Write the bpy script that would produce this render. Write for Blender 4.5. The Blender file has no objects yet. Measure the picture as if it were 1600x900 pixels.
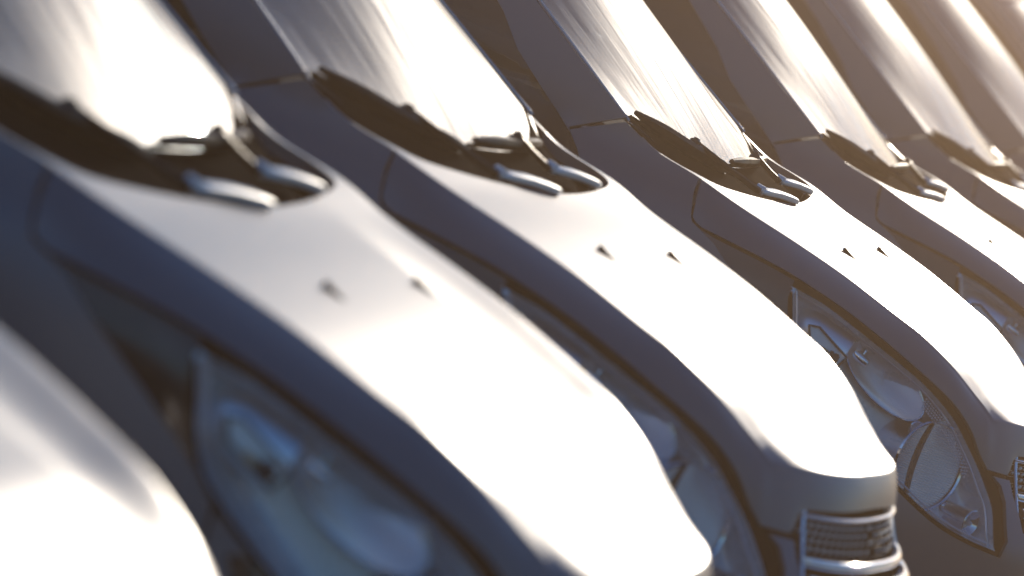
import bpy, bmesh, math, random
import numpy as np
from mathutils import Vector, Matrix
from mathutils.geometry import delaunay_2d_cdt
random.seed(4)
R = math.radians
S = bpy.context.scene
col = S.collection

# ------------------------------------------------------------------ camera
PAN, TILT, ROLL = 0.22710634, 0.11519914, 0.40080054
d = Vector((math.cos(PAN)*math.cos(TILT), math.sin(PAN)*math.cos(TILT), -math.sin(TILT)))
r = d.cross(Vector((0, 0, 1))).normalized(); up = r.cross(d)
r2 = r*math.cos(ROLL) + up*math.sin(ROLL); u2 = -r*math.sin(ROLL) + up*math.cos(ROLL)
cam = bpy.data.cameras.new('camera'); camo = bpy.data.objects.new('camera', cam); col.objects.link(camo)
M4 = Matrix((r2, u2, -d)).transposed().to_4x4(); M4.translation = Vector((0, 0, 1.9963)); camo.matrix_world = M4
cam.sensor_width = 36; cam.lens = 7015.6/1600*36; cam.clip_start = .1; cam.clip_end = 2000
cam.dof.use_dof = True; cam.dof.focus_distance = 12.45; cam.dof.aperture_fstop = 2.7
S.camera = camo

# ------------------------------------------------------------------ light
SUN_EL, SUN_AZ = 16.0, 1.2   # azimuth from +X (along the row) towards +Y
S.view_settings.view_transform = 'Standard'; S.view_settings.look = 'None'
S.view_settings.gamma = 1; S.view_settings.use_curve_mapping = False
S.view_settings.exposure = -.7
w = bpy.data.worlds.new('World'); S.world = w; w.use_nodes = True
nt = w.node_tree; nt.nodes.clear()
out = nt.nodes.new('ShaderNodeOutputWorld'); bg = nt.nodes.new('ShaderNodeBackground')
sky = nt.nodes.new('ShaderNodeTexSky'); sky.sky_type = 'NISHITA'; sky.sun_disc = False
sky.sun_elevation = R(SUN_EL); sky.sun_rotation = R(90-SUN_AZ); sky.air_density = 1.5; sky.dust_density = .4; sky.ozone_density = 9.0
tc = nt.nodes.new('ShaderNodeTexCoord'); mp = nt.nodes.new('ShaderNodeMapping'); mp.inputs['Scale'].default_value = (1, 1, 3.2)
nz = nt.nodes.new('ShaderNodeTexNoise'); nz.inputs['Scale'].default_value = 3.2; nz.inputs['Detail'].default_value = 7; nz.inputs['Roughness'].default_value = .55
cr = nt.nodes.new('ShaderNodeValToRGB'); cr.color_ramp.elements[0].position = .50; cr.color_ramp.elements[1].position = .74
mx = nt.nodes.new('ShaderNodeMix'); mx.data_type = 'RGBA'
hsv = nt.nodes.new('ShaderNodeHueSaturation'); hsv.inputs['Saturation'].default_value = .9; hsv.inputs['Value'].default_value = 1.8
L = nt.links.new
L(tc.outputs['Generated'], mp.inputs['Vector']); L(mp.outputs[0], nz.inputs['Vector']); L(nz.outputs['Fac'], cr.inputs[0])
L(cr.outputs[0], mx.inputs['Factor']); L(sky.outputs[0], mx.inputs['A']); L(sky.outputs[0], hsv.inputs['Color']); L(hsv.outputs[0], mx.inputs['B'])
L(mx.outputs['Result'], bg.inputs['Color']); bg.inputs['Strength'].default_value = .15; L(bg.outputs[0], out.inputs[0])
sl = bpy.data.lights.new('sun', 'SUN'); sl.energy = 3.8; sl.angle = R(.6); sl.color = (1, .88, .72)
so = bpy.data.objects.new('sun', sl); col.objects.link(so)
sd = Vector((math.cos(R(SUN_EL))*math.cos(R(SUN_AZ)), math.cos(R(SUN_EL))*math.sin(R(SUN_AZ)), math.sin(R(SUN_EL))))
so.rotation_euler = sd.to_track_quat('Z', 'Y').to_euler(); so.location = sd*30
S.cycles.use_denoising = True
S.cycles.max_bounces = 8; S.cycles.transparent_max_bounces = 16; S.cycles.sample_clamp_indirect = 6
S.cycles.caustics_reflective = False; S.cycles.caustics_refractive = False

# ------------------------------------------------------------------ materials
def mat(name, color, rough=.5, metal=0., coat=0., spec=.5, noise=None, bump=None, coat_rough=.03):
    m = bpy.data.materials.new(name); m.use_nodes = True
    n = m.node_tree; b = n.nodes['Principled BSDF']
    b.inputs['Base Color'].default_value = (*color, 1); b.inputs['Roughness'].default_value = rough
    b.inputs['Metallic'].default_value = metal; b.inputs['Coat Weight'].default_value = coat
    b.inputs['Coat Roughness'].default_value = coat_rough; b.inputs['Specular IOR Level'].default_value = spec
    t = n.nodes.new('ShaderNodeTexCoord')
    if noise:                                   # (scale, amount, roughness amount)
        z = n.nodes.new('ShaderNodeTexNoise'); z.inputs['Scale'].default_value = noise[0]; z.inputs['Detail'].default_value = 6
        n.links.new(t.outputs['Object'], z.inputs['Vector'])
        mr = n.nodes.new('ShaderNodeMapRange'); mr.inputs['To Min'].default_value = 1-noise[1]; mr.inputs['To Max'].default_value = 1+noise[1]*.3
        mr.inputs['From Min'].default_value = .3; mr.inputs['From Max'].default_value = .7
        n.links.new(z.outputs['Fac'], mr.inputs['Value'])
        mm = n.nodes.new('ShaderNodeMix'); mm.data_type = 'RGBA'; mm.blend_type = 'MULTIPLY'; mm.inputs['Factor'].default_value = 1
        mm.inputs['A'].default_value = (*color, 1); n.links.new(mr.outputs[0], mm.inputs['B']); n.links.new(mm.outputs['Result'], b.inputs['Base Color'])
        m2 = n.nodes.new('ShaderNodeMapRange'); m2.inputs['From Min'].default_value = .3; m2.inputs['From Max'].default_value = .7
        m2.inputs['To Min'].default_value = max(rough-noise[2], .01); m2.inputs['To Max'].default_value = rough+noise[2]
        n.links.new(z.outputs['Fac'], m2.inputs['Value']); n.links.new(m2.outputs[0], b.inputs['Roughness'])
    if bump:
        z = n.nodes.new('ShaderNodeTexNoise'); z.inputs['Scale'].default_value = bump[0]; z.inputs['Detail'].default_value = 3
        n.links.new(t.outputs['Object'], z.inputs['Vector'])
        bp = n.nodes.new('ShaderNodeBump'); bp.inputs['Strength'].default_value = bump[1]; bp.inputs['Distance'].default_value = bump[2]
        n.links.new(z.outputs['Fac'], bp.inputs['Height']); n.links.new(bp.outputs[0], b.inputs['Normal'])
        if coat: n.links.new(bp.outputs[0], b.inputs['Coat Normal'])
    return m
def thin_glass(name, tint, rough=.0, ior=1.5, dust=0., dcol=(.5, .5, .5), film=0., stretch=(1, 1, 1)):
    m = bpy.data.materials.new(name); m.use_nodes = True; n = m.node_tree; n.nodes.clear(); l = n.links.new
    o = n.nodes.new('ShaderNodeOutputMaterial'); tr = n.nodes.new('ShaderNodeBsdfTransparent'); tr.inputs[0].default_value = (*tint, 1)
    g = n.nodes.new('ShaderNodeBsdfGlossy'); g.inputs['Roughness'].default_value = rough; g.inputs['Color'].default_value = (1, 1, 1, 1)
    # Schlick reflectance, the same from both sides of the pane
    ge = n.nodes.new('ShaderNodeNewGeometry'); dt = n.nodes.new('ShaderNodeVectorMath'); dt.operation = 'DOT_PRODUCT'
    l(ge.outputs['Incoming'], dt.inputs[0]); l(ge.outputs['Normal'], dt.inputs[1])
    def mth(op, a, b=None, clamp=False):
        q = n.nodes.new('ShaderNodeMath'); q.operation = op; q.use_clamp = clamp
        for i_, v_ in enumerate((a, b)):
            if v_ is None: continue
            if isinstance(v_, (int, float)): q.inputs[i_].default_value = v_
            else: l(v_, q.inputs[i_])
        return q.outputs[0]
    f0 = ((ior-1)/(ior+1))**2
    F = mth('ADD', mth('MULTIPLY', mth('POWER', mth('SUBTRACT', 1.0, mth('ABSOLUTE', dt.outputs['Value']), True), 5.0), 1-f0), f0)
    x = n.nodes.new('ShaderNodeMixShader'); l(F, x.inputs[0]); l(tr.outputs[0], x.inputs[1]); l(g.outputs[0], x.inputs[2])
    last = x
    if dust:
        t = n.nodes.new('ShaderNodeTexCoord'); z = n.nodes.new('ShaderNodeTexNoise'); z.inputs['Scale'].default_value = 9; z.inputs['Detail'].default_value = 9; z.inputs['Roughness'].default_value = .7
        mp_ = n.nodes.new('ShaderNodeMapping'); mp_.inputs['Scale'].default_value = stretch; l(t.outputs['Object'], mp_.inputs['Vector'])
        l(mp_.outputs[0], z.inputs['Vector']); mr = n.nodes.new('ShaderNodeMapRange'); mr.inputs['From Min'].default_value = .35; mr.inputs['From Max'].default_value = .75
        mr.inputs['To Min'].default_value = dust*.15; mr.inputs['To Max'].default_value = dust*1.9; l(z.outputs['Fac'], mr.inputs['Value'])
        df = n.nodes.new('ShaderNodeBsdfDiffuse'); df.inputs[0].default_value = (*dcol, 1)
        if film:
            gf = n.nodes.new('ShaderNodeBsdfGlossy'); gf.inputs['Roughness'].default_value = .34; gf.inputs['Color'].default_value = (.9, .9, .9, 1)
            xf = n.nodes.new('ShaderNodeMixShader'); mf = n.nodes.new('ShaderNodeMath'); mf.operation = 'MULTIPLY'; mf.inputs[1].default_value = film/dust
            l(mr.outputs[0], mf.inputs[0]); l(mf.outputs[0], xf.inputs[0]); l(x.outputs[0], xf.inputs[1]); l(gf.outputs[0], xf.inputs[2]); x = xf
        y = n.nodes.new('ShaderNodeMixShader'); l(mr.outputs[0], y.inputs[0]); l(x.outputs[0], y.inputs[1]); l(df.outputs[0], y.inputs[2]); last = y
    l(last.outputs[0], o.inputs[0]); return m
MAT = dict(
    paint=mat('silver_paint', (.18, .192, .22), .45, .45, 1.0, noise=(3, .03, .03), bump=(2.2, .03, .01), coat_rough=.33),
    black=mat('black_plastic', (.012, .012, .014), .38, noise=(40, .2, .08), bump=(300, .08, .001)),
    cowl=mat('cowl_plastic', (.010, .010, .011), .8, spec=.15, noise=(40, .2, .08)),
    gloss_black=mat('gloss_black', (.008, .008, .009), .12, 0, .6),
    void=mat('grille_shadow_black', (.002, .002, .002), .9, spec=0),
    liner=mat('dark_gap', (.006, .006, .007), .7),
    rubber=mat('rubber', (.015, .015, .016), .55, noise=(30, .2, .1)),
    arm=mat('glint_silver', (.94, .94, .94), .50, .6, .3),  # pale colour stands in for sun glints on small parts
    chrome=mat('chrome', (.86, .86, .88), .05, 1.0, bump=(12, .04, .003)),
    satin=mat('satin_reflector', (.92, .91, .94), .34, 1.0, bump=(9, .08, .006)),
    bezel=mat('lamp_bezel', (.93, .92, .94), .30, .2, .5, noise=(14, .1, .06), bump=(8, .06, .006)),
    amber=mat('bulb_amber', (.75, .45, .2), .1, 0, 1),
    bulb=mat('bulb_frosted', (.75, .75, .78), .15, 0, 1),
    glass=thin_glass('windshield_glass', (.42, .45, .48), .012, 1.62, dust=.07, dcol=(.46, .52, .62), film=.09, stretch=(3.2, .22, .22)),
    side_glass=thin_glass('tinted_glass', (.12, .13, .14), .01, 1.5, dust=.02),
    lens=thin_glass('lamp_lens', (.97, .97, .98), .02, 1.3, dust=.01),
    interior=mat('interior_plastic', (.022, .022, .025), .7, noise=(20, .2, .1)),
    seat=mat('seat_cloth', (.05, .05, .06), .9, noise=(60, .3, .05)),
    tyre=mat('tyre_rubber', (.02, .02, .02), .8, noise=(25, .2, .1)),
    rim=mat('alloy', (.55, .56, .58), .3, 1.0),
    red=mat('red_lens', (.35, .01, .01), .15, 0, 1),
)

MAT['cowl'].node_tree.nodes['Principled BSDF'].inputs['IOR'].default_value = 1.03
MAT['liner'].node_tree.nodes['Principled BSDF'].inputs['IOR'].default_value = 1.1

# ------------------------------------------------------------------ helpers
def pchip(X, Y):
    X = np.array(X, float); Y = np.array(Y, float); h = np.diff(X); dl = np.diff(Y)/h
    m = np.zeros(len(X)); m[0] = dl[0]; m[-1] = dl[-1]
    for i in range(1, len(X)-1):
        if dl[i-1]*dl[i] > 0:
            w1 = 2*h[i]+h[i-1]; w2 = h[i]+2*h[i-1]; m[i] = (w1+w2)/(w1/dl[i-1]+w2/dl[i])
    def f(x):
        x = min(max(x, X[0]), X[-1]); i = min(max(int(np.searchsorted(X, x))-1, 0), len(X)-2)
        t = (x-X[i])/h[i]
        return float((1+2*t)*(1-t)**2*Y[i]+t*(1-t)**2*h[i]*m[i]+t*t*(3-2*t)*Y[i+1]+t*t*(t-1)*h[i]*m[i+1])
    return f
# body side surface. car frame: x across (near side -), u forward, z up; mesh frame is (x, -u, z)
Fz = pchip([.15, .3, .5, .6, .68, .76, .8, .95, 1.1], [1.08, 1.14, 1.13, 1.06, .985, .950, .932, .83, .61])
Wz = pchip([.15, .3, .6, .9, 1.0, 1.05, 1.1, 1.16, 1.5, 1.8], [.80, .855, .86, .84, .818, .79, .763, .755, .655, .55])
N = 2.6; U0 = -.1; TL = .95
def s_of(u, z):
    if u <= U0: return u-U0
    a = min((u-U0)/(Fz(z)-U0), 1)
    return math.atan2(a**(N/2), max(1-a**N, 0)**.5)*TL
def surf(s, z, side=-1):
    W = Wz(z)
    if s <= 0: x, u = W, U0+s
    else:
        t = min(s/TL, math.pi/2); F = Fz(z)
        x = W*max(math.cos(t), 0)**(2/N); u = U0+(F-U0)*math.sin(t)**(2/N)
    return Vector((side*x, -u, z))
def surf_n(s, z, side=-1):
    e = .004; s = min(s, TL*math.pi/2-e)
    a = surf(s+e, z)-surf(s-e, z); b = surf(s, z+e)-surf(s, z-e); n = a.cross(b).normalized()
    if n.x > 0 and s < TL*1.3: n = -n
    if s >= TL*1.3 and n.y > 0: n = -n
    if side > 0: n.x = -n.x
    return n
def P(u, z, side=-1, off=0):
    s = s_of(u, z); return surf(s, z, side)+surf_n(s, z, side)*off
def new_obj(name, me, m, parent=None, smooth=True):
    me.materials.append(m)
    if smooth:
        me.polygons.foreach_set('use_smooth', [True]*len(me.polygons))
    o = bpy.data.objects.new(name, me); col.objects.link(o)
    if parent: o.parent = parent
    return o
def from_bm(name, bm, m, parent=None, smooth=True, angle=38):
    bmesh.ops.recalc_face_normals(bm, faces=bm.faces)
    if smooth:
        for e in bm.edges:
            if len(e.link_faces) == 2 and e.calc_face_angle(0) > R(angle): e.smooth = False
    me = bpy.data.meshes.new(name); bm.to_mesh(me); bm.free()
    return new_obj(name, me, m, parent, smooth)
def resample(poly, step, closed=True):
    o = []
    n = len(poly)
    for i in range(n if closed else n-1):
        a = np.array(poly[i], float); b = np.array(poly[(i+1) % n], float); k = max(1, int(np.ceil(np.linalg.norm(b-a)/step)))
        for j in range(k): o.append(tuple(a+(b-a)*j/k))
    if not closed: o.append(tuple(poly[-1]))
    return o
def catmull(pts, k=5):
    pts = [np.array(p, float) for p in pts]; o = []
    Q = [2*pts[0]-pts[1]]+pts+[2*pts[-1]-pts[-2]]
    for i in range(1, len(Q)-2):
        p0, p1, p2, p3 = Q[i-1:i+3]
        for j in range(k):
            t = j/k; o.append(tuple(.5*((2*p1)+(-p0+p2)*t+(2*p0-5*p1+4*p2-p3)*t*t+(-p0+3*p1-3*p2+p3)*t**3)))
    o.append(tuple(pts[-1])); return o
def inside(p, poly):
    x, y = p; c = False; n = len(poly)
    for i in range(n):
        x1, y1 = poly[i]; x2, y2 = poly[i-1]
        if (y1 > y) != (y2 > y) and x < (x2-x1)*(y-y1)/(y2-y1)+x1: c = not c
    return c
def pdist(p, poly):
    a = np.array(poly); b = np.roll(a, -1, 0); p = np.array(p); ab = b-a
    t = np.clip(((p-a)*ab).sum(1)/np.maximum((ab*ab).sum(1), 1e-12), 0, 1)
    return float(np.sqrt(((a+ab*t[:, None]-p)**2).sum(1).min()))
def tri2d(outer, holes=(), step=.03):
    """triangulate an outline with inner grid points; returns verts2d, faces"""
    pts = list(outer); edges = [(i, (i+1) % len(outer)) for i in range(len(outer))]
    for h in holes:
        b = len(pts); pts += list(h); edges += [(b+i, b+(i+1) % len(h)) for i in range(len(h))]
    a = np.array(outer); lo, hi = a.min(0), a.max(0)
    ny = int((hi[1]-lo[1])/step)+1
    for j in range(1, ny+1):
        for i in range(int((hi[0]-lo[0])/step)+2):
            q = (lo[0]+(i+.5*(j % 2))*step, lo[1]+j*step)
            if inside(q, outer) and pdist(q, outer) > step*.45 and not any(inside(q, h) or pdist(q, h) < step*.45 for h in holes): pts.append(q)
    v, e, f, *_ = delaunay_2d_cdt([Vector(p) for p in pts], edges, [], 0, 1e-6)
    v = [tuple(q) for q in v]; F = []
    for t in f:
        c = (sum(v[i][0] for i in t)/3, sum(v[i][1] for i in t)/3)
        if inside(c, outer) and not any(inside(c, h) for h in holes): F.append(t)
    return v, F
def patch_bm(outline, holes=(), step=.03, side=-1, off=0., rim=.012, offf=None, bst=.02):
    """panel on the body surface from an outline in (u, z)"""
    conv = lambda pl: [(s_of(u, z), z) for u, z in resample(pl, bst)]
    o2 = conv(outline); h2 = [conv(h) for h in holes]
    v, F = tri2d(o2, h2, step); bm = bmesh.new(); bv = []
    for s, z in v:
        k = off+(offf(s, z, o2) if offf else 0)
        bv.append(bm.verts.new(surf(s, z, side)+surf_n(s, z, side)*k))
    for t in F:
        try: bm.faces.new([bv[i] for i in t])
        except ValueError: pass
    for x in [x for x in bv if not x.link_faces]: bm.verts.remove(x)
    if rim:
        be = [e for e in bm.edges if len(e.link_faces) == 1]; nv = {}
        bm.normal_update()
        for e in be:
            for x in e.verts:
                if x not in nv:
                    sz = s_of(-x.co.y, x.co.z); nv[x] = bm.verts.new(x.co-surf_n(sz, x.co.z, side)*rim)
        for e in be:
            a, b = e.verts; f = bm.faces.new([a, b, nv[b], nv[a]])
    return bm
def patch(name, outline, m, parent, **k):
    return from_bm(name, patch_bm(outline, **k), m, parent)
def tube_bm(bm, pts, rad, n=10, cap=True):
    pts = [Vector(p) for p in pts]; rings = []
    if not hasattr(rad, '__len__'): rad = [rad]*len(pts)
    ref = None
    for i, p in enumerate(pts):
        t = (pts[min(i+1, len(pts)-1)]-pts[max(i-1, 0)]).normalized()
        if ref is None: ref = t.orthogonal().normalized()
        ref = (ref-t*ref.dot(t)).normalized(); b = t.cross(ref)
        rr = rad[i] if hasattr(rad[i], '__len__') else (rad[i], rad[i])
        rings.append([bm.verts.new(p+ref*math.cos(2*math.pi*k/n)*rr[0]+b*math.sin(2*math.pi*k/n)*rr[1]) for k in range(n)])
    for a, b in zip(rings, rings[1:]):
        for k in range(n): bm.faces.new([a[k], a[(k+1) % n], b[(k+1) % n], b[k]])
    if cap: bm.faces.new(rings[0][::-1]); bm.faces.new(rings[-1])
    return bm
def tube(name, pts, rad, m, parent, n=10): return from_bm(name, tube_bm(bmesh.new(), pts, rad, n), m, parent)
def lathe_bm(bm, c, ax, prof, n=48, rib=None):
    """prof: list of (distance along the axis, radius)"""
    c = Vector(c); ax = Vector(ax).normalized(); a = ax.cross(Vector((0, 0, 1))).normalized(); b = ax.cross(a); rings = []
    for h, q in prof:
        rings.append([bm.verts.new(c+ax*h+(a*math.cos(2*math.pi*k/n)+b*math.sin(2*math.pi*k/n))*max(q, .0004)) for k in range(n)])
    for i, j in zip(rings, rings[1:]):
        for k in range(n): bm.faces.new([i[k], i[(k+1) % n], j[(k+1) % n], j[k]])
    return bm
def lathe(name, c, ax, prof, m, parent, n=48): return from_bm(name, lathe_bm(bmesh.new(), c, ax, prof, n), m, parent)
def loft_bm(bm, rows):
    V = [[bm.verts.new(p) for p in rw] for rw in rows]
    for a, b in zip(V, V[1:]):
        for k in range(len(a)-1): bm.faces.new([a[k], a[k+1], b[k+1], b[k]])
    return V
def box_bm(bm, c, sx, sy, sz, bev=.01, rot=None):
    t = bmesh.new(); bmesh.ops.create_cube(t, size=1)
    for v in t.verts: v.co = Vector((v.co.x*sx, v.co.y*sy, v.co.z*sz))
    if bev: bmesh.ops.bevel(t, geom=t.edges[:], offset=bev, segments=2, affect='EDGES')
    for v in t.verts: v.co = (rot @ v.co if rot else v.co)+Vector(c)
    me = bpy.data.meshes.new('t'); t.to_mesh(me); t.free(); bm.from_mesh(me); bpy.data.meshes.remove(me)
    return bm

# ------------------------------------------------------------------ the car's measured lines
SH = [(-.352, 1.155), (-.247, 1.115), (-.111, 1.097), (.02, 1.068), (.2, 1.037), (.33, 1.011), (.42, .988), (.5, .966), (.56, .950), (.62, .926), (.67, .902), (.75, .853), (.79, .829), (.82, .808)]
zs = pchip([a for a, b in SH], [b for a, b in SH])
FL = [(-.077, 1.003), (-.052, .988), (0, .985), (.04, .983), (.151, .977), (.236, .968), (.374, .942), (.484, .911), (.573, .880), (.66, .846), (.728, .812), (.786, .766), (.827, .716), (.859, .684)]
def half_w(z): return Wz(z)
TX = abs(surf(s_of(.82, .808), .808).x)
sx_ = pchip([-.352, -.247, -.111, .02, .2, .35, .5, .6, .67, .75, .82], [.757, .762, .762, .722, .692, .668, .641, .612, .580, .533, TX])
def shoulder_x(u): return sx_(u)
LIP = [(abs(surf(s, .81).x), -surf(s, .81).y) for s in np.linspace(s_of(.82, .808), TL*math.pi/2, 30)][::-1]
LX = [q[0] for q in LIP]; LU = [q[1] for q in LIP]
def sstep(t): t = min(max(t, 0), 1); return t*t*(3-2*t)
def lip_u(x): return float(np.interp(abs(x), LX, LU)) if abs(x) < TX else .82
def hood_h(x, u):
    ue = lip_u(x); t = min(max((u-.15)/(ue-.15), 0), 1)
    sxu = shoulder_x(min(u, .82)); soft = .045*max(1-(x/max(sxu, TX))**2, 0)
    uu = u-(soft*(1-t**7)*t**2.6+(ue-.82)*t**9.6)
    z = zs(uu) if uu < .82 else zs(.82)-(uu-.82)*.5
    sx = shoulder_x(min(uu, .82)); k = min(abs(x)/max(sx, .3), 1)
    z += .006*(1-k*k)
    if u > -.02 and abs(x) < sx:
        xc = float(np.interp(uu, [0, .25, .5, .82], [.37, .315, .335, .33])); fade = sstep((u+.02)/.45)*sstep((.80-uu)/.25)
        t = min(max((abs(x)-xc)/max(sx-xc, .01), 0), 1); z -= (.024 if x > 0 else .0)*max(math.sin(math.pi*t**.75), 0)**1.3*fade
    return z

def build_hood(root):
    bm = bmesh.new()
    us = [u for u, z in resample([(-.105, zs(-.105)), *SH[3:]], .022, closed=False)]
    sh = [(u, zs(u)) for u in us]
    # continue the edge round the nose to the centre
    s_end = s_of(*sh[-1]); kk = 16
    edge = [(s_of(u, z), z) for u, z in sh]
    for i in range(1, kk+1):
        f = i/kk; sq = s_end+(TL*math.pi/2-s_end)*f; edge.append((sq, .808+.006*(1-(surf(sq, .81).x/TX)**2)))
    rb = [.007 if i < len(sh)-3 else .008 for i in range(len(edge))]
    # near half outline on top (x,u)
    E = [Vector((-shoulder_x(u), -u, z)) for u, z in sh]+[surf(s, z) for s, z in edge[len(sh):]]
    topb = []
    for i, p in enumerate(E):
        t = (E[min(i+1, len(E)-1)]-E[max(i-1, 0)]).normalized()
        inn = Vector((0, 0, 1)).cross(t); inn = Vector((inn.x, inn.y, 0)).normalized()
        if inn.dot(Vector((0, 0, 0))-Vector((p.x, p.y+.3, 0))) < 0: inn = -inn
        q = p+inn*rb[i]; topb.append((q.x, -q.y))
    topb[-1] = (0, topb[-1][1])
    # rear edge: from the near shoulder strip to the centre
    rear_half = catmull([(-.735, -.300), (-.737, -.21), (-.726, -.15), (-.67, -.085), (-.5, -.045), (-.25, -.012), (0, .006)], 5)
    strip = [(-shoulder_x(u)+.007, u) for u in np.linspace(-.30, -.12, 10)]
    half = rear_half[::-1]+strip+topb      # centre rear -> near corner -> forward -> nose centre
    cl = [half[0]]
    for q in half[1:]:
        if math.dist(q, cl[-1]) > .004: cl.append(q)
    half = cl
    full = half+[(-x, u) for x, u in half[-2:0:-1]]
    v, F = tri2d(full, (), .026)
    bset = {(round(x, 5), round(u, 5)) for x, u in topb}
    bv = [bm.verts.new((x, -u, hood_h(x, u))) for x, u in v]
    for t in F:
        try: bm.faces.new([bv[i] for i in t])
        except ValueError: pass
    key = {(round(q.co.x, 4), round(-q.co.y, 4)): q for q in bv if q.link_faces}
    for x in [x for x in bv if not x.link_faces]: bm.verts.remove(x)
    for side in (-1, 1):
        prev = None
        # flank lower edge in (s,z), same sample count as the edge
        lo = catmull(FL, 4)+[(.905, .683), (.913, .681)]
        lo = [(s_of(u, z), z) for u, z in lo]
        lo += [(s_of(.902, .700), .700), (s_of(.899, .735), .735)]
        sc = lo[-1][0]
        for f in (.25, .5, .75, 1): lo.append((sc+(TL*math.pi/2-sc)*f, .735+.012*f))
        cols = []
        # match by cumulative fraction, pinned where the nose corner starts
        def frac(pl):
            dd = [0]
            for a, b in zip(pl, pl[1:]): dd.append(dd[-1]+math.dist(a, b))
            return np.array(dd)
        lo = np.array(lo); fl = frac(lo)
        ed = np.array(edge); fe = frac(ed)
        # pin 1: T corner <-> K corner
        iT = len(sh)-1; iK = len(catmull(FL, 4))-1
        def lower(i):
            if i <= iT:
                q = fe[i]/fe[iT]*fl[iK]
            else:
                q = fl[iK]+(fe[i]-fe[iT])/(fe[-1]-fe[iT])*(fl[-1]-fl[iK])
            return np.interp(q, fl, lo[:, 0]), np.interp(q, fl, lo[:, 1])
        for i, (s, z) in enumerate(edge):
            sl_, zl = lower(i)
            E3 = Vector((-side*E[i].x, E[i].y, E[i].z)); tb = topb[i]
            tv = key.get((round(side*-1*tb[0], 4), round(tb[1], 4)))
            top = tv if tv else bm.verts.new((-side*tb[0], -tb[1], hood_h(*tb)))
            L3 = surf(sl_, zl, side); dl_ = L3-E3; ln = dl_.length; nL = surf_n(sl_, zl, side)
            low0 = E3+dl_*(rb[i]/ln)
            column = [top]
            tc_ = Vector(top.co)
            for k in (1, 2, 3):
                t = k/4; column.append(bm.verts.new(tc_*(1-t)**2+E3*2*t*(1-t)+low0*t*t))
            column.append(bm.verts.new(low0))
            nn = 9
            for k in range(1, nn+1):
                f = rb[i]/ln+(1-rb[i]/ln)*k/nn
                column.append(bm.verts.new(E3+dl_*f+nL*((.010 if i < iT else .003)*math.sin(math.pi*f))))
            e = column[-1].co; column.append(bm.verts.new(e-surf_n(sl_, zl, side)*.02))
            if prev:
                for a, b, c_, d_ in zip(prev, prev[1:], column[1:], column): 
                    try: bm.faces.new([a, b, c_, d_])
                    except ValueError: pass
            prev = column
    # rolled rear edge under the glass
    be = [e for e in bm.edges if len(e.link_faces) == 1 and e.verts[0].co.y > -.06 and e.verts[1].co.y > -.06 and min(e.verts[0].co.z, e.verts[1].co.z) > 1.04]
    nv = {}
    for e in be:
        for x in e.verts:
            if x not in nv: nv[x] = bm.verts.new(x.co+Vector((0, .004, -.03)))
    for e in be: bm.faces.new([e.verts[0], e.verts[1], nv[e.verts[1]], nv[e.verts[0]]])
    bmesh.ops.remove_doubles(bm, verts=bm.verts, dist=.0006)
    return from_bm('hood', bm, MAT['paint'], root, angle=50)

# windshield surface
def wind(a, b, off=0):
    q = 1-abs(a)**3; q2 = 1-a*a
    B = Vector((.752*a, .356-.195*q, 1.158-.085*q)); T = Vector((.60*a, 1.30-.13*q2, 1.655+.05*q2))
    p = B.lerp(T, b); p += Vector((0, -.30, .5)).normalized()*(.03*math.sin(math.pi*b)*q2+off)
    return p

# headlight outline, clockwise from the upper rear tip
HLt = catmull([(.234, .944), (.33, .934), (.452, .901), (.582, .860), (.656, .831), (.735, .785), (.79, .735), (.835, .690), (.873, .650), (.917, .601), (.951, .538), (.971, .495)], 3)
HLb = catmull([(.971, .495), (.894, .503), (.813, .521), (.727, .554), (.635, .595), (.485, .668), (.426, .703), (.364, .742), (.319, .778), (.290, .82), (.268, .87), (.250, .91), (.234, .944)], 3)
HL = HLt+HLb[1:-1]
def grow(poly, k):
    c = np.mean(poly, 0); o = []; n = len(poly)
    for i in range(n):
        a = np.array(poly[i-1]); b = np.array(poly[(i+1) % n]); t = b-a; t /= np.linalg.norm(t)+1e-9; nn = np.array([-t[1], t[0]])
        o.append((poly[i][0]+nn[0]*k, poly[i][1]+nn[1]*k))
    return o

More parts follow.
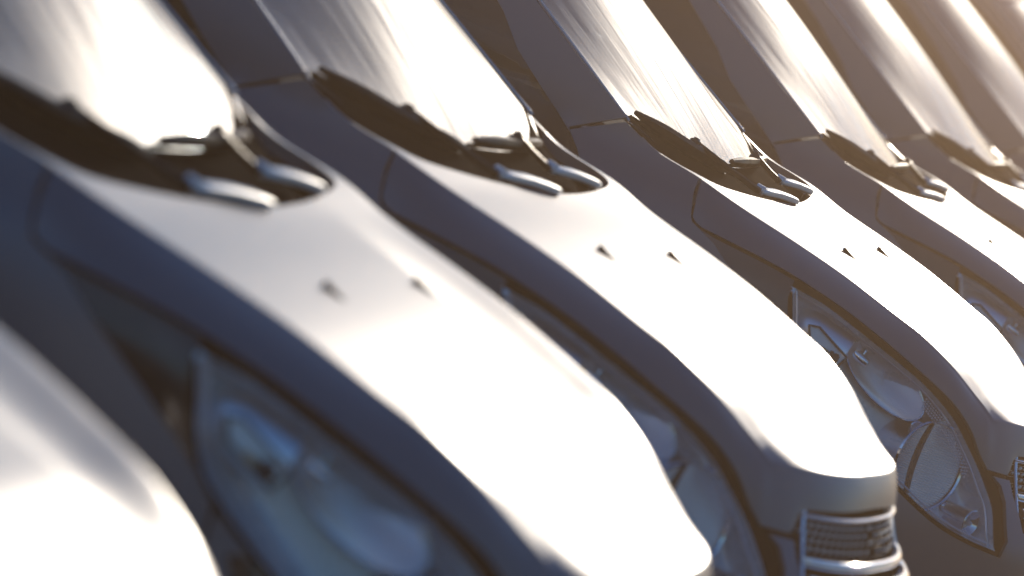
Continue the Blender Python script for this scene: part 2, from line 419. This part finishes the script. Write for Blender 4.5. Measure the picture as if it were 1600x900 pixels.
def ribbed(c, ax, ay, an, rx, ry, depth, ribs, amp):
    bm = bmesh.new(); g = {}; G = ribs; M = 18
    for i in range(-G, G+1):
        y = i/G*ry; w_ = rx*math.sqrt(max(1-(y/ry)**2, 0))
        for j in range(-M, M+1):
            x = j/M*w_; q = (x/rx)**2+(y/ry)**2
            g[i, j] = bm.verts.new(c+ax*x+ay*y+an*(-depth*(1-q)+(amp if i % 2 else 0)))
    for i in range(-G, G):
        for j in range(-M, M): bm.faces.new([g[i, j], g[i+1, j], g[i+1, j+1], g[i, j+1]])
    bmesh.ops.remove_doubles(bm, verts=bm.verts, dist=.0003)
    return bm
def build_headlight(root, side):
    lens_ol = grow(HL, -.003)
    # housing bowl
    def bowl(s, z, o2):
        dd = pdist((s, z), o2); t = min(dd/.035, 1); return -.004-.079*(t*t*(3-2*t))
    h = from_bm('headlight', patch_bm(lens_ol, step=.017, side=side, offf=bowl, rim=.0, bst=.015), MAT['bezel'], root, angle=60)
    def lens(s, z, o2): return .004*min(pdist((s, z), o2)/.03, 1)
    patch('lens', lens_ol, MAT['lens'], h, side=side, offf=lens, rim=.01, step=.022)
    # bright piping just inside the outline
    inn = grow(HL, -.014); bm = bmesh.new()
    pts = [P(u, z, side, -.012) for u, z in resample(inn, .03)]
    tube_bm(bm, pts+[pts[0]], .0028, 6, cap=False); from_bm('lamp_trim', bm, MAT['satin'], h)
    def at(u, z, dep): return P(u, z, side, -dep)
    def ax(dx, du, dz): return Vector((side*dx, -du, dz)).normalized()
    # tube of the turn signal along the upper edge
    a = at(.305, .868, .082); b = at(.455, .836, .074); dr = (b-a).normalized()
    bm = bmesh.new(); lathe_bm(bm, a, dr, [(-.03, .0), (-.025, .03), (.0, .052), (.03, .060), (.12, .062), (.135, .062), (.135, .055), (.12, .053)], 40)
    tb = from_bm('signal_tube', bm, MAT['satin'], h, angle=50)
    # window frame with the small lamp
    fr = [(.318, .868), (.335, .835), (.425, .790), (.440, .828), (.345, .873)]
    bm = bmesh.new(); pts = [P(u, z, side, .0-.008) for u, z in resample(fr, .02)]
    tube_bm(bm, pts+[pts[0], pts[1]], .0035, 6, cap=False); from_bm('window_frame', bm, MAT['gloss_black'], h)
    patch('signal_window', fr, MAT['bezel'], h, side=side, off=-.016, rim=0, step=.02)
    c = at(.40, .815, .006); lathe('bulb', c-dr*.03, dr, [(-.012, 0), (-.006, .007), (.008, .010), (.02, .009), (.022, .0)], MAT['amber'], h, 16)
    lathe('bulb_socket', c-dr*.008, dr, [(0, .011), (.0, .014), (.008, .016), (.012, .013), (.016, .016), (.024, .017), (.03, .012), (.032, 0)], MAT['gloss_black'], h, 14)
    # ribbed main reflector: long bowl of fluted rings
    A = at(.45, .860, .045); Bq = at(.665, .765, .035); lx = (Bq-A); Lg = lx.length; lx.normalize()
    nrm = surf_n(s_of(.56, .81), .81, side); ly = nrm.cross(lx).normalized(); nrm2 = lx.cross(ly); 
    if nrm2.dot(nrm) < 0: nrm2 = -nrm2
    C0 = (A+Bq)/2; rx, ry = Lg/2+.012, .058
    bm = ribbed(C0+nrm2*.004, lx, ly, nrm2, rx, ry, .042, 34, .0022)
    rf = from_bm('reflector', bm, MAT['satin'], h, smooth=False)
    bm = bmesh.new(); rr = [C0+lx*math.cos(t)*(rx+.002)+ly*math.sin(t)*(ry+.002)+nrm2*.006 for t in np.linspace(0, 2*math.pi, 49)]
    tube_bm(bm, rr, .0022, 6, cap=False); from_bm('reflector_rim', bm, MAT['chrome'], h)
    # bulb shield in the bowl
    c = C0-lx*rx*.66+nrm2*(-.012)
    lathe('bulb', c, (lx+nrm2*.3), [(-.02, .013), (-.004, .016), (.012, .015), (.026, .011), (.030, 0)], MAT['chrome'], h, 20)
    tube('bulb_bracket', [c+nrm2*.006, c+ly*.03+lx*(-.004)+nrm2*.012, c+ly*.052-lx*.016+nrm2*.008] if (ly.z > 0) else [c+nrm2*.006, c-ly*.03+lx*(-.004)+nrm2*.012, c-ly*.052-lx*.016+nrm2*.008], [.005, .004, .003], MAT['chrome'], h, 8)
    # round lower lamp: polished tube and ribbed disc
    axd = ax(.60, .78, .10)
    c = at(.742, .655, .035)
    lathe('lamp_tube', c, axd, [(-.13, .096), (-.12, .115), (.0, .122), (.006, .124), (.012, .121), (.008, .116)], MAT['chrome'], h, 64)
    fa = axd.cross(Vector((0, 0, 1))).normalized(); fb = axd.cross(fa)
    bm = ribbed(c, fa, fb, axd, .116, .116, .030, 38, .0032)
    from_bm('ribbed_disc', bm, MAT['satin'], h, smooth=False)
    # dark crescent shade across the disc
    sg = -1 if fa.dot(Vector((0, -1, 0))) > 0 else 1
    rows = []
    for t in np.linspace(-1.25, 1.25, 25):
        y = math.sin(t)/math.sin(1.25)*.112; wdt = .007*math.cos(t*.95)+.0015; x0 = sg*(.035+.020*(1-(y/.112)**2)) 
        rows.append([c+fb*y+fa*(x0-wdt*sg)+axd*.010, c+fb*y+fa*(x0+wdt*sg)+axd*.016, c+fb*y+fa*(x0+wdt*sg)+axd*.002])
    bm = bmesh.new(); loft_bm(bm, rows); from_bm('shade_strip', bm, MAT['gloss_black'], h)
    # small position lamp low in the corner
    c2 = at(.895, .553, .026); a2 = ax(.40, .92, .02)
    lathe('small_lamp', c2, a2, [(-.10, .030), (.0, .037), (.004, .038), (.006, .035), (.002, .031), (-.012, .020), (-.016, .0)], MAT['chrome'], h, 32)
    lathe('bulb', c2, a2, [(-.012, .008), (.0, .008), (.006, .005), (.008, 0)], MAT['bulb'], h, 12)
    # dotted side reflector along the upper edge
    bm = bmesh.new()
    for i in range(26):
        u = .665+i*.0065
        for j in range(4):
            z0 = float(np.interp(u, [.656, .735, .79, .835], [.831, .785, .735, .69]))-.020-j*.0075
            q = P(u, z0, side, -.018); nn = surf_n(s_of(u, z0), z0, side)
            bmesh.ops.create_icosphere(bm, subdivisions=1, radius=.0036, matrix=Matrix.Translation(q))
    o = from_bm('reflector_dots', bm, MAT['satin'], h); o['kind'] = 'stuff'
    return h

def build_wiper(root, p0, mid, pv, name='wiper', near=True):
    """blade from p0 through mid to its inner end; arm from mid to pivot pv"""
    p0, mid, end, k, pv = map(Vector, (p0, mid, pv[0], pv[1], pv[2]))
    bl = []
    for t in np.linspace(0, 1, 15):
        q = p0*(1-t)**2+mid*2*t*(1-t)*1.0+end*t*t; bl.append(q)
    rad = [(.014*min(1, .45+3*t*(1-t)*1.4), .022*min(1, .35+3*t*(1-t)*1.4)) for t in np.linspace(0, 1, 15)]
    b = tube(name+'_blade', bl, rad, MAT['black'], root, 8)
    bm = bmesh.new(); tube_bm(bm, [q+Vector((0, .012, -.016)) for q in bl], [(.003, .008)]*15, 6); from_bm('rubber_lip', bm, MAT['rubber'], b)
    m3 = bl[7]+Vector((0, 0, .010))
    bm = bmesh.new(); dirv = (bl[9]-bl[5]).normalized()
    box_bm(bm, m3, .075, .028, .030, .006, dirv.to_track_quat('X', 'Z').to_matrix()); box_bm(bm, m3+Vector((0, 0, .014))-dirv*.01, .03, .02, .018, .005, dirv.to_track_quat('X', 'Z').to_matrix())
    from_bm('blade_clip', bm, MAT['gloss_black'], b)
    arm = tube(name+'_arm', [m3+Vector((0, 0, .010)), m3.lerp(k, .5)+Vector((0, 0, .004)), k, k.lerp(pv, .25)], [(.006, .009), (.006, .009), (.007, .012), (.009, .015)], MAT['black'], root, 8)
    a = k.lerp(pv, .04)
    ad = (pv-a).normalized(); hz_ = Vector((0, 0, 1)).cross(ad).normalized(); upv = ad.cross(hz_); rows = []
    for t, wd, ht in ((0, .008, .005), (.04, .014, .008), (.15, .018, .010), (.45, .021, .011), (.75, .022, .011), (.9, .020, .010), (.97, .014, .008), (1, .005, .003)):
        cc_ = a.lerp(pv, t)+upv*(.006*math.sin(math.pi*t))
        rows.append([cc_+hz_*math.copysign(abs(math.cos(q))**.7, math.cos(q))*wd+upv*math.copysign(abs(math.sin(q))**.6, math.sin(q))*ht for q in np.linspace(0, 2*math.pi, 17)])
    bm = bmesh.new(); V = loft_bm(bm, rows); bmesh.ops.remove_doubles(bm, verts=bm.verts, dist=.0002); bmesh.ops.holes_fill(bm, edges=bm.edges, sides=0)
    from_bm('arm_base', bm, MAT['arm'], arm)  # sun glint on the arm put into its pale colour
    lathe('pivot_cap', pv+Vector((0, 0, -.045)), (0, -.15, 1), [(0, .020), (.03, .020), (.036, .014), (.037, 0)], MAT['black'], arm, 16)
    lathe('arm_hinge', a+Vector((0, -.012, .004)), (0, 1, .1), [(0, 0), (0, .013), (.024, .013), (.024, 0)], MAT['arm'], arm, 14)

def build_car():
    root = bpy.data.objects.new('parked_car', None); col.objects.link(root)
    PT = MAT['paint']
    hood = build_hood(root)
    # washer nozzles on the hood
    for sx in (-1, 1):
        x, u = sx*.266, .253; z = hood_h(x, u)
        bm = bmesh.new(); rows = []
        for t in np.linspace(0, 1, 8):
            hw = .016*math.sin(math.pi*min(t*.85+.12, 1))**.7; hh = .021*(t**1.1)*(1 if t < .95 else .9)
            yy = -u-.022+t*.044
            rows.append([Vector((x+hw*math.cos(a), yy, z-.004+abs(hh)*math.sin(a))) for a in np.linspace(math.pi, 0, 9)])
        V = loft_bm(bm, rows); bm.faces.new(V[-1])
        nzl = from_bm('washer_nozzle', bm, MAT['cowl'], root)
        lathe('spray_hole', (x, -u+.020, z+.009), (0, 1, .1), [(0, .0), (0, .004), (.004, .004), (.004, 0)], MAT['arm'], nzl, 10)
    pil_edge = [(-.352, 1.155), (-.529, 1.249), (-.713, 1.345), (-.872, 1.427), (-1.1, 1.545), (-1.30, 1.648)]
    win_edge = [(-.404, 1.0), (-.435, 1.035), (-.483, 1.074), (-.583, 1.135), (-.704, 1.212), (-.788, 1.290), (-.95, 1.40), (-1.15, 1.52), (-1.36, 1.61)]
    for side in (-1, 1):
        # fender
        arch = [(-.02+.39*math.cos(a), .34+.39*math.sin(a)) for a in np.linspace(R(32), R(178), 22)]
        fen = [(-.483, 1.076)]+[(-.36, 1.150)]+catmull([(-.352, 1.153), (-.247, 1.116), (-.113, 1.098)], 5)+[(-.107, 1.06), (-.083, 1.004), (-.073, .990), (.005, .961), (.069, .921), (.19, .853), (.315, .772), (.355, .735), (.37, .64)]
        fen = fen+arch+[(-.41, .24), (-.50, .24), (-.50, .60), (-.455, .93), (-.410, .985), (-.400, 1.001), (-.435, 1.037)]
        patch('fender', fen, PT, root, side=side, step=.03, rim=.014)
        # pillar base + windscreen pillar
        pil = [(-.356, 1.166), *pil_edge[1:], (-1.50, 1.70), (-1.50, 1.66), *win_edge[::-1][:-2], (-.487, 1.083)]
        patch('windscreen_pillar', pil, PT, root, side=side, step=.03, rim=.016)
        # black triangle added for the dark reflection on the fender behind the lamp
        dark_tri = [(-.066, .984)]+[(u, z-.010) for u, z in catmull(FL[2:6], 3)]+[(.236, .95), (.240, .91), (.259, .865), (.281, .815), (.308, .778), (.19, .846), (.069, .914), (.005, .954)]
        patch('dark_reflection_panel', dark_tri, MAT['gloss_black'], root, side=side, step=.03, off=-.004, rim=.01)
        # inner panel behind the gaps, open round the lamp
        lin = [(-.50, .45), (-.45, .94), (-.42, 1.0), (-.49, 1.07), (-.355, 1.14), (-.247, 1.10), (-.115, 1.08), (-.095, 1.04), (-.06, 1.006)]
        lin += [(u, z+.010) for u, z in catmull(FL[2:], 2)]
        lin += [(.872, .74), (.90, .70), (.93, .64), (.985, .55), (.99, .47), (.80, .47), (.6, .5), (.45, .5), (.37, .52), (.30, .64), (.1, .76), (-.2, .74), (-.4, .55), (-.42, .45)]
        patch('inner_panel', lin, MAT['liner'], root, holes=[HL[::2]], side=side, step=.05, off=-.011, rim=0)
        build_headlight(root, side)
        # bumper half
        bp = [(.365, .728)]+[(u, z) for u, z in catmull([(.365, .728), (.43, .690), (.49, .655), (.64, .583), (.73, .542), (.815, .510), (.895, .493), (.985, .484)], 3)[1:]]
        bp += [(.985, .53), (.962, .57), (.935, .62), (.905, .655), (.878, .672), (.905, .672), (.915, .672)]
        bp += [(.935, .645), (.975, .60), (1.005, .56), (1.09, .54)]
        zz = .54
        bp += [(Fz(.54)-.001, .54), (Fz(.22)-.001, .22), (.9, .22), (.45, .24)]
        bp += [(-.02+.39*math.cos(a), .34+.39*math.sin(a)) for a in np.linspace(R(-12), R(30), 8)]+[(.372, .60)]
        patch('bumper', bp, PT, root, side=side, step=.035, rim=.012)
        vent = [(.405, .700), (.43, .71), (.475, .690), (.505, .655), (.50, .632), (.47, .64), (.43, .665)]
        patch('bumper_vent', [(u+.0, z-.025) for u, z in vent], MAT['gloss_black'], root, side=side, step=.03, off=.003, rim=.006)
        # doors
        dr = [(-.415, .975), (-.460, .925), (-.507, .60), (-.507, .24), (-1.45, .24), (-1.45, .975)]
        d1 = patch('door', dr, PT, root, side=side, step=.08, rim=.012)
        bm = bmesh.new(); q = P(-1.33, .90, side, .025); box_bm(bm, q, .022, .17, .026, .008)
        for k in (-.07, .07): box_bm(bm, q+Vector((-side*.014, k, 0)), .03, .03, .022, .004)
        from_bm('handle', bm, PT, d1)
        a2 = [(-2.72+.38*math.cos(a), .34+.38*math.sin(a)) for a in np.linspace(R(0), R(180), 18)]
        d2 = patch('door', [(-1.46, .975), (-1.46, .24), (-2.30, .24), (-2.33, .975)], PT, root, side=side, step=.08, rim=.012)
        bm = bmesh.new(); q = P(-1.60, .90, side, .025); box_bm(bm, q, .022, .17, .026, .008)
        for k in (-.07, .07): box_bm(bm, q+Vector((-side*.014, k, 0)), .03, .03, .022, .004)
        from_bm('handle', bm, PT, d2)
        patch('rear_quarter_panel', [(-2.34, .975), (-2.34, .33)]+a2+[(-3.10, .30), (-3.45, .30), (-3.52, .975)], PT, root, side=side, step=.08, rim=.012)
        # side windows
        patch('side_window', [*win_edge[:8], (-1.33, 1.58), (-1.44, 1.60), (-1.44, .985), (-.412, .985)], MAT['side_glass'], root, side=side, step=.06, off=-.006, rim=.006)
        patch('side_window', [(-1.49, 1.60), (-1.49, .985), (-2.33, .985), (-2.33, 1.60)], MAT['side_glass'], root, side=side, step=.08, off=-.006, rim=.006)
        patch('side_window', [(-2.38, 1.60), (-2.38, .985), (-3.38, .985), (-3.15, 1.55), (-3.0, 1.60)], MAT['side_glass'], root, side=side, step=.08, off=-.006, rim=.006)
        patch('window_pillar', [(-1.438, 1.602), (-1.438, .978), (-1.492, .978), (-1.492, 1.602)], MAT['gloss_black'], root, side=side, step=.08, off=-.009, rim=.006)
        patch('window_pillar', [(-2.328, 1.602), (-2.328, .978), (-2.382, .978), (-2.382, 1.602)], PT, root, side=side, step=.08, off=0, rim=.006)
        patch('roof_rail', [(-1.30, 1.652), (-1.37, 1.613), (-1.5, 1.605), (-3.0, 1.605), (-3.15, 1.555), (-3.385, .98), (-3.52, .98), (-3.40, 1.45), (-3.25, 1.70), (-1.5, 1.70)], PT, root, side=side, step=.06, rim=.012)
        patch('sill', [(-.50, .235), (-.41, .235), (-.41, .18), (-2.33, .18), (-2.33, .235)], MAT['black'], root, side=side, step=.08, off=-.01, rim=.03)
        # mirror
        bm = bmesh.new(); bmesh.ops.create_uvsphere(bm, u_segments=20, v_segments=12, radius=1)
        for v in bm.verts:
            c = v.co; c.x *= .11; c.y *= .055 if c.y < 0 else .03; c.z *= .085
            v.co = c+Vector((side*.93, .93, 1.16))
        mi = from_bm('door_mirror', bm, MAT['black'], root)
        bm = bmesh.new(); box_bm(bm, (side*.93, .962, 1.16), .17, .012, .125, .005); from_bm('mirror_glass', bm, MAT['chrome'], mi)
        tube('mirror_arm', [(side*.80, .88, 1.08), (side*.87, .91, 1.11)], .022, MAT['black'], mi, 8)
        # wheels
        for uw, rr in ((-.02, .335), (-2.72, .335)):
            c = Vector((side*.80, -uw, rr)); we = bpy.data.objects.new('wheel', None); col.objects.link(we); we.parent = root; we.location = c
            lathe('tyre', (0, 0, 0), (side, 0, 0), [(-.20, .22), (-.20, .30), (-.18, .33), (-.1, .335), (-.02, .33), (.005, .30), (.0, .215), (-.03, .205)], MAT['tyre'], we, 48)
            bm = bmesh.new(); lathe_bm(bm, (0, 0, 0), (side, 0, 0), [(-.18, .20), (-.03, .205), (-.006, .212), (-.004, .205), (-.03, .195)], 40)
            for k in range(7):
                t = 2*math.pi*k/7
                box_bm(bm, (-side*.02, math.cos(t)*.11, math.sin(t)*.11), .02, .17, .042, .006, Matrix.Rotation(t, 3, 'X'))
            lathe_bm(bm, (0, 0, 0), (side, 0, 0), [(-.05, .05), (-.008, .048), (-.004, .03), (-.004, 0)], 20)
            from_bm('rim', bm, MAT['rim'], we)
            lathe('wheel_well', (-side*.02, 0, 0), (side, 0, 0), [(-.26, .0), (-.26, .385), (.0, .388)], MAT['liner'], we, 32)
        # tail lamp
        patch('tail_light', [(-3.44, 1.25), (-3.40, .80), (-3.50, .80), (-3.51, 1.25)], MAT['red'], root, side=side, step=.05, off=.004, rim=.01)
    # grille: chrome bars, wavy lattice
    Smax = TL*math.pi/2
    def front_band(bm, z0, z1, out, s0, th=.012):
        rows = []
        ss = np.linspace(s0, Smax, 18)
        for side in (-1, 1):
            cols = []
            for s in ss:
                ring = []
                for a in np.linspace(0, math.pi, 7):
                    z = (z0+z1)/2-(z1-z0)/2*math.cos(a); ring.append(surf(s, z, side)+surf_n(s, z, side)*(out-th+th*math.sin(a)))
                cols.append(ring)
            V = loft_bm(bm, cols)
            bm.faces.new(V[0])
        return bm
    sg0 = s_of(.902, .72)
    gr = from_bm('grille', front_band(bmesh.new(), .560, .745, -.035, sg0, .004), MAT['void'], root)
    for z0, z1 in ((.718, .731), (.634, .652), (.596, .622), (.556, .578)):
        from_bm('chrome_bar', front_band(bmesh.new(), z0, z1, .001, s_of(.905, .72)-.01*(z0 < .7), .016), MAT['chrome'], gr)
    bm = bmesh.new()
    for side in (-1, 1):
        ks = 11; st = (Smax-sg0-.004)/ks
        for j in range(4):
            z = .6655+j*.0140
            for k in range(ks):
                s_ = sg0+.016+(k+.5*(j % 2))*st
                if s_ > Smax: continue
                c = surf(s_, z, side)+surf_n(s_, z, side)*(-.010); tx = (surf(s_+.004, z, side)-surf(s_-.004, z, side)).normalized()
                rx = tx*st*.25; nn = surf_n(s_, z, side); ring0 = []
                V = []
                for lat in np.linspace(0, math.pi, 5):
                    V.append([c+rx*math.cos(lat)+(Vector((0, 0, 1))*math.cos(q)*.0054+nn*math.sin(q)*.005)*max(math.sin(lat), .02) for q in np.linspace(0, 2*math.pi, 9)])
                loft_bm(bm, V)
        for j in range(5):
            z = .6585+j*.0140
            tube_bm(bm, [surf(min(s_, Smax), z, side)+surf_n(s_, z, side)*(-.020) for s_ in np.linspace(sg0, Smax, 14)], .0005, 4)
    bmesh.ops.remove_doubles(bm, verts=bm.verts, dist=.0001)
    me_l = from_bm('grille_mesh', bm, MAT['arm'], gr); me_l['kind'] = 'stuff'  # beads put the mesh's sunlit highlights into shape and pale colour
    # vertical side return of the grille frame
    for side in (-1, 1):
        tube('grille_frame', [P(.905, .736, side, -.008), P(.917, .70, side, -.006), P(.940, .655, side, -.006), P(.975, .60, side, -.008)], .006, MAT['chrome'], gr, 8)
    # nose panel below the hood gap, filling between bumper halves
    bm = front_band(bmesh.new(), .44, .556, -.014, s_of(.97, .5), .004); from_bm('lower_intake', bm, MAT['liner'], root)
    # windshield
    bm = bmesh.new(); NA, NB = 44, 30
    loft_bm(bm, [[wind(-1+2*i/NA, j/NB) for i in range(NA+1)] for j in range(NB+1)])
    ws = from_bm('windshield', bm, MAT['glass'], root, angle=80)
    bm = bmesh.new(); avals = np.linspace(-1, 1, 41)
    for a0, a1 in ((-1, -.93), (.93, 1)):
        loft_bm(bm, [[wind(a, j/24, -.004) for a in (a0, (a0+a1)/2, a1)] for j in range(25)])
    for b0, b1 in ((0, .07), (.93, 1)):
        loft_bm(bm, [[wind(a, b0+(b1-b0)*k/2, -.004) for a in avals] for k in range(3)])
    from_bm('black_border', bm, MAT['gloss_black'], ws)
    for side in (-1, 1):
        bm = bmesh.new(); tube_bm(bm, [wind(side*.992, t, .003) for t in np.linspace(.0, 1, 30)], (.0045), 6); from_bm('edge_seal', bm, MAT['arm'], ws)  # pale seal colour imitates the bright highlight along the glass edge
        lathe('seal_clip', wind(side*.99, .015, 0), (side*.4, -.3, 1), [(0, .0), (0, .006), (.006, .005), (.009, 0)], MAT['chrome'], ws, 10)
    # cowl
    rows = []
    for a in np.linspace(-.985, .985, 33):
        g = wind(a, .035, .003); q = 1-abs(a)**2.2
        h = Vector((a*.77, .28-.29*q*1.0 if abs(a) < 1 else .28, 0)); h.z = zs(min(-h.y, .0))-.030
        mid = (g+h)/2+Vector((0, 0, -.010))
        rows.append([g, g.lerp(mid, .5)+Vector((0, 0, .002)), mid, mid.lerp(h, .5), h, h+Vector((0, -.03, -.02))])
    bm = bmesh.new(); loft_bm(bm, rows); cw = from_bm('cowl', bm, MAT['cowl'], root)
    bm = bmesh.new()
    for k in range(26):
        a = -.5+k*.04; g = wind(a, 0, -.012); box_bm(bm, (g.x, g.y-.07, g.z-.012), .006, .10, .010, .001)
    o = from_bm('cowl_rib', bm, MAT['cowl'], cw); o['kind'] = 'stuff'
    # wipers
    build_wiper(root, wind(-.95, .035, .022), wind(-.62, -.005, .045), (wind(-.24, .01, .026), (-.265, .050, 1.092), (.045, -.002, 1.084)))
    build_wiper(root, wind(-.10, .04, .024), wind(.25, .02, .045), (wind(.62, .02, .024), (.25, .105, 1.102), (.48, .050, 1.094)))
    # roof and rear
    bm = bmesh.new(); rows = []
    for u in np.linspace(-1.17, -3.35, 16):
        row = []
        for a in np.linspace(-1, 1, 17):
            zc = 1.705+.05*math.sin(min(1, (-1.17-u+.15)/1.2)*math.pi/2)-.05*max(0, (-2.6-u)/.75)**2
            e = 1-abs(a)**2.5
            uu = u-(.13*(a*a) if u > -1.3 else 0)
            row.append(Vector((a*.595, -uu, zc-.045*(1-e)-.005)))
        rows.append(row)
    loft_bm(bm, rows); from_bm('roof', bm, PT, root)
    bm = bmesh.new(); rows = []
    for z in np.linspace(.3, 1.70, 22):
        u = -3.50-.04*math.sin((z-.3)*2) if z < 1.05 else -3.52+(z-1.05)**1.5*.38
        rows.append([Vector((a*(Wz(z)-.01), -u+.03*(1-a*a), z)) for a in np.linspace(-1, 1, 13)])
    loft_bm(bm, rows); tg = from_bm('tailgate', bm, PT, root)
    bm = bmesh.new(); rows = []
    for z in np.linspace(1.08, 1.6, 8):
        u = -3.525+(z-1.05)**1.5*.38; rows.append([Vector((a*(Wz(z)-.08), -u+.034*(1-a*a)+.012, z)) for a in np.linspace(-1, 1, 13)])
    loft_bm(bm, rows); from_bm('rear_window', bm, MAT['gloss_black'], tg)
    # interior: dashboard, floor block, seats, steering wheel
    bm = bmesh.new(); rows = []
    for a in np.linspace(-.93, .93, 21):
        g = wind(a, .0, -.03); q = 1-abs(a)**3
        rows.append([g, Vector((g.x, .62-.05*q, 1.135)), Vector((g.x, .74-.05*q, 1.13)), Vector((g.x, .80, 1.05)), Vector((g.x, .82, .7))])
    loft_bm(bm, rows); from_bm('dashboard', bm, MAT['interior'], root)
    bm = bmesh.new(); box_bm(bm, (0, 1.75, .42), 1.5, 3.2, .12, .02); from_bm('cabin_floor', bm, MAT['interior'], root)
    for sx in (-.38, .38):
        bm = bmesh.new(); box_bm(bm, (sx, 1.42, .62), .50, .50, .16, .05); box_bm(bm, (sx, 1.70, .92), .48, .14, .58, .05, Matrix.Rotation(R(-14), 3, 'X')); 
        st = from_bm('seat', bm, MAT['seat'], root); bm = bmesh.new(); box_bm(bm, (sx, 1.80, 1.32), .26, .09, .17, .04); from_bm('headrest', bm, MAT['seat'], st)
    bm = bmesh.new(); tube_bm(bm, [Vector((-.38+.19*math.cos(t), 1.0+.06*math.sin(t), 1.0+.18*math.sin(t))) for t in np.linspace(0, 2*math.pi, 33)], .014, 8, cap=False)
    from_bm('steering_wheel', bm, MAT['interior'], root)
    bm = bmesh.new(); box_bm(bm, (0, .03, .55), 1.2, 1.0, .5, .05); box_bm(bm, (0, 1.7, .24), 1.5, 3.2, .1, .02); from_bm('underbody', bm, MAT['liner'], root)
    return root

# ------------------------------------------------------------------ ground, haze
gm = mat('asphalt', (.055, .054, .053), .9, noise=(3, .25, .05), bump=(180, .5, .004))
bm = bmesh.new(); bmesh.ops.create_grid(bm, x_segments=4, y_segments=4, size=900)
g = from_bm('ground', bm, gm); g['kind'] = 'structure'
hz = bpy.data.materials.new('warm_glow_air'); hz.use_nodes = True; n = hz.node_tree; n.nodes.clear()
o_ = n.nodes.new('ShaderNodeOutputMaterial'); pv = n.nodes.new('ShaderNodeVolumePrincipled')
pv.inputs['Color'].default_value = (1, .68, .45, 1); pv.inputs['Density'].default_value = .016; pv.inputs['Anisotropy'].default_value = .93  # air volume added and coloured orange to give the warm glow
n.links.new(pv.outputs[0], o_.inputs['Volume'])
bm = bmesh.new(); box_bm(bm, (20, 0, .75), 90, 60, 3.5, 0)
h = from_bm('added_haze', bm, hz, smooth=False); h['kind'] = 'stuff'

# ------------------------------------------------------------------ the row of cars
proto = build_car()
def copy_tree(o, parent=None):
    c = o.copy(); col.objects.link(c); c.parent = parent
    for ch in list(o.children): copy_tree(ch, c)
    return c
CARS = [  # X, forward offset, yaw, label
    (7.296, -2.147, .005, 'blurred silver-white car second from the left, its headlight low in the frame'),
    (4.80, -2.17, .005, 'blurred silver-white car nearest the camera, only its bonnet corner showing at the lower left'),
    (9.663, -2.237, .073, 'silver-white car in the middle, its bonnet ending in the chrome grille at the bottom'),
    (12.286, -2.200, .003, 'sharp silver-white car with the big clear headlight at the lower right'),
    (15.111, -2.238, -.035, 'silver-white car just behind the sharply focused one, its headlight tip showing at the right edge'),
    (18.025, -2.340, .015, 'silver-white car two behind the sharply focused one, wipers cut by the right edge'),
    (20.85, -2.33, .0, 'silver-white car third behind the sharply focused one, only its windshield showing at the upper right'),
    (23.7, -2.33, .0, 'silver-white car far down the row, a windshield strip near the top right corner'),
    (26.5, -2.33, .0, 'silver-white car farthest down the row, a sliver of windshield in the top right corner'),
]
for i, (X, U, yaw, lab) in enumerate(CARS):
    c = proto if i == 0 else copy_tree(proto)
    c.location = (X, -U, 0); c.rotation_euler = (0, 0, -yaw)
    c['label'] = lab; c['category'] = 'car'; c['group'] = 'silver-white cars parked side by side in a row'
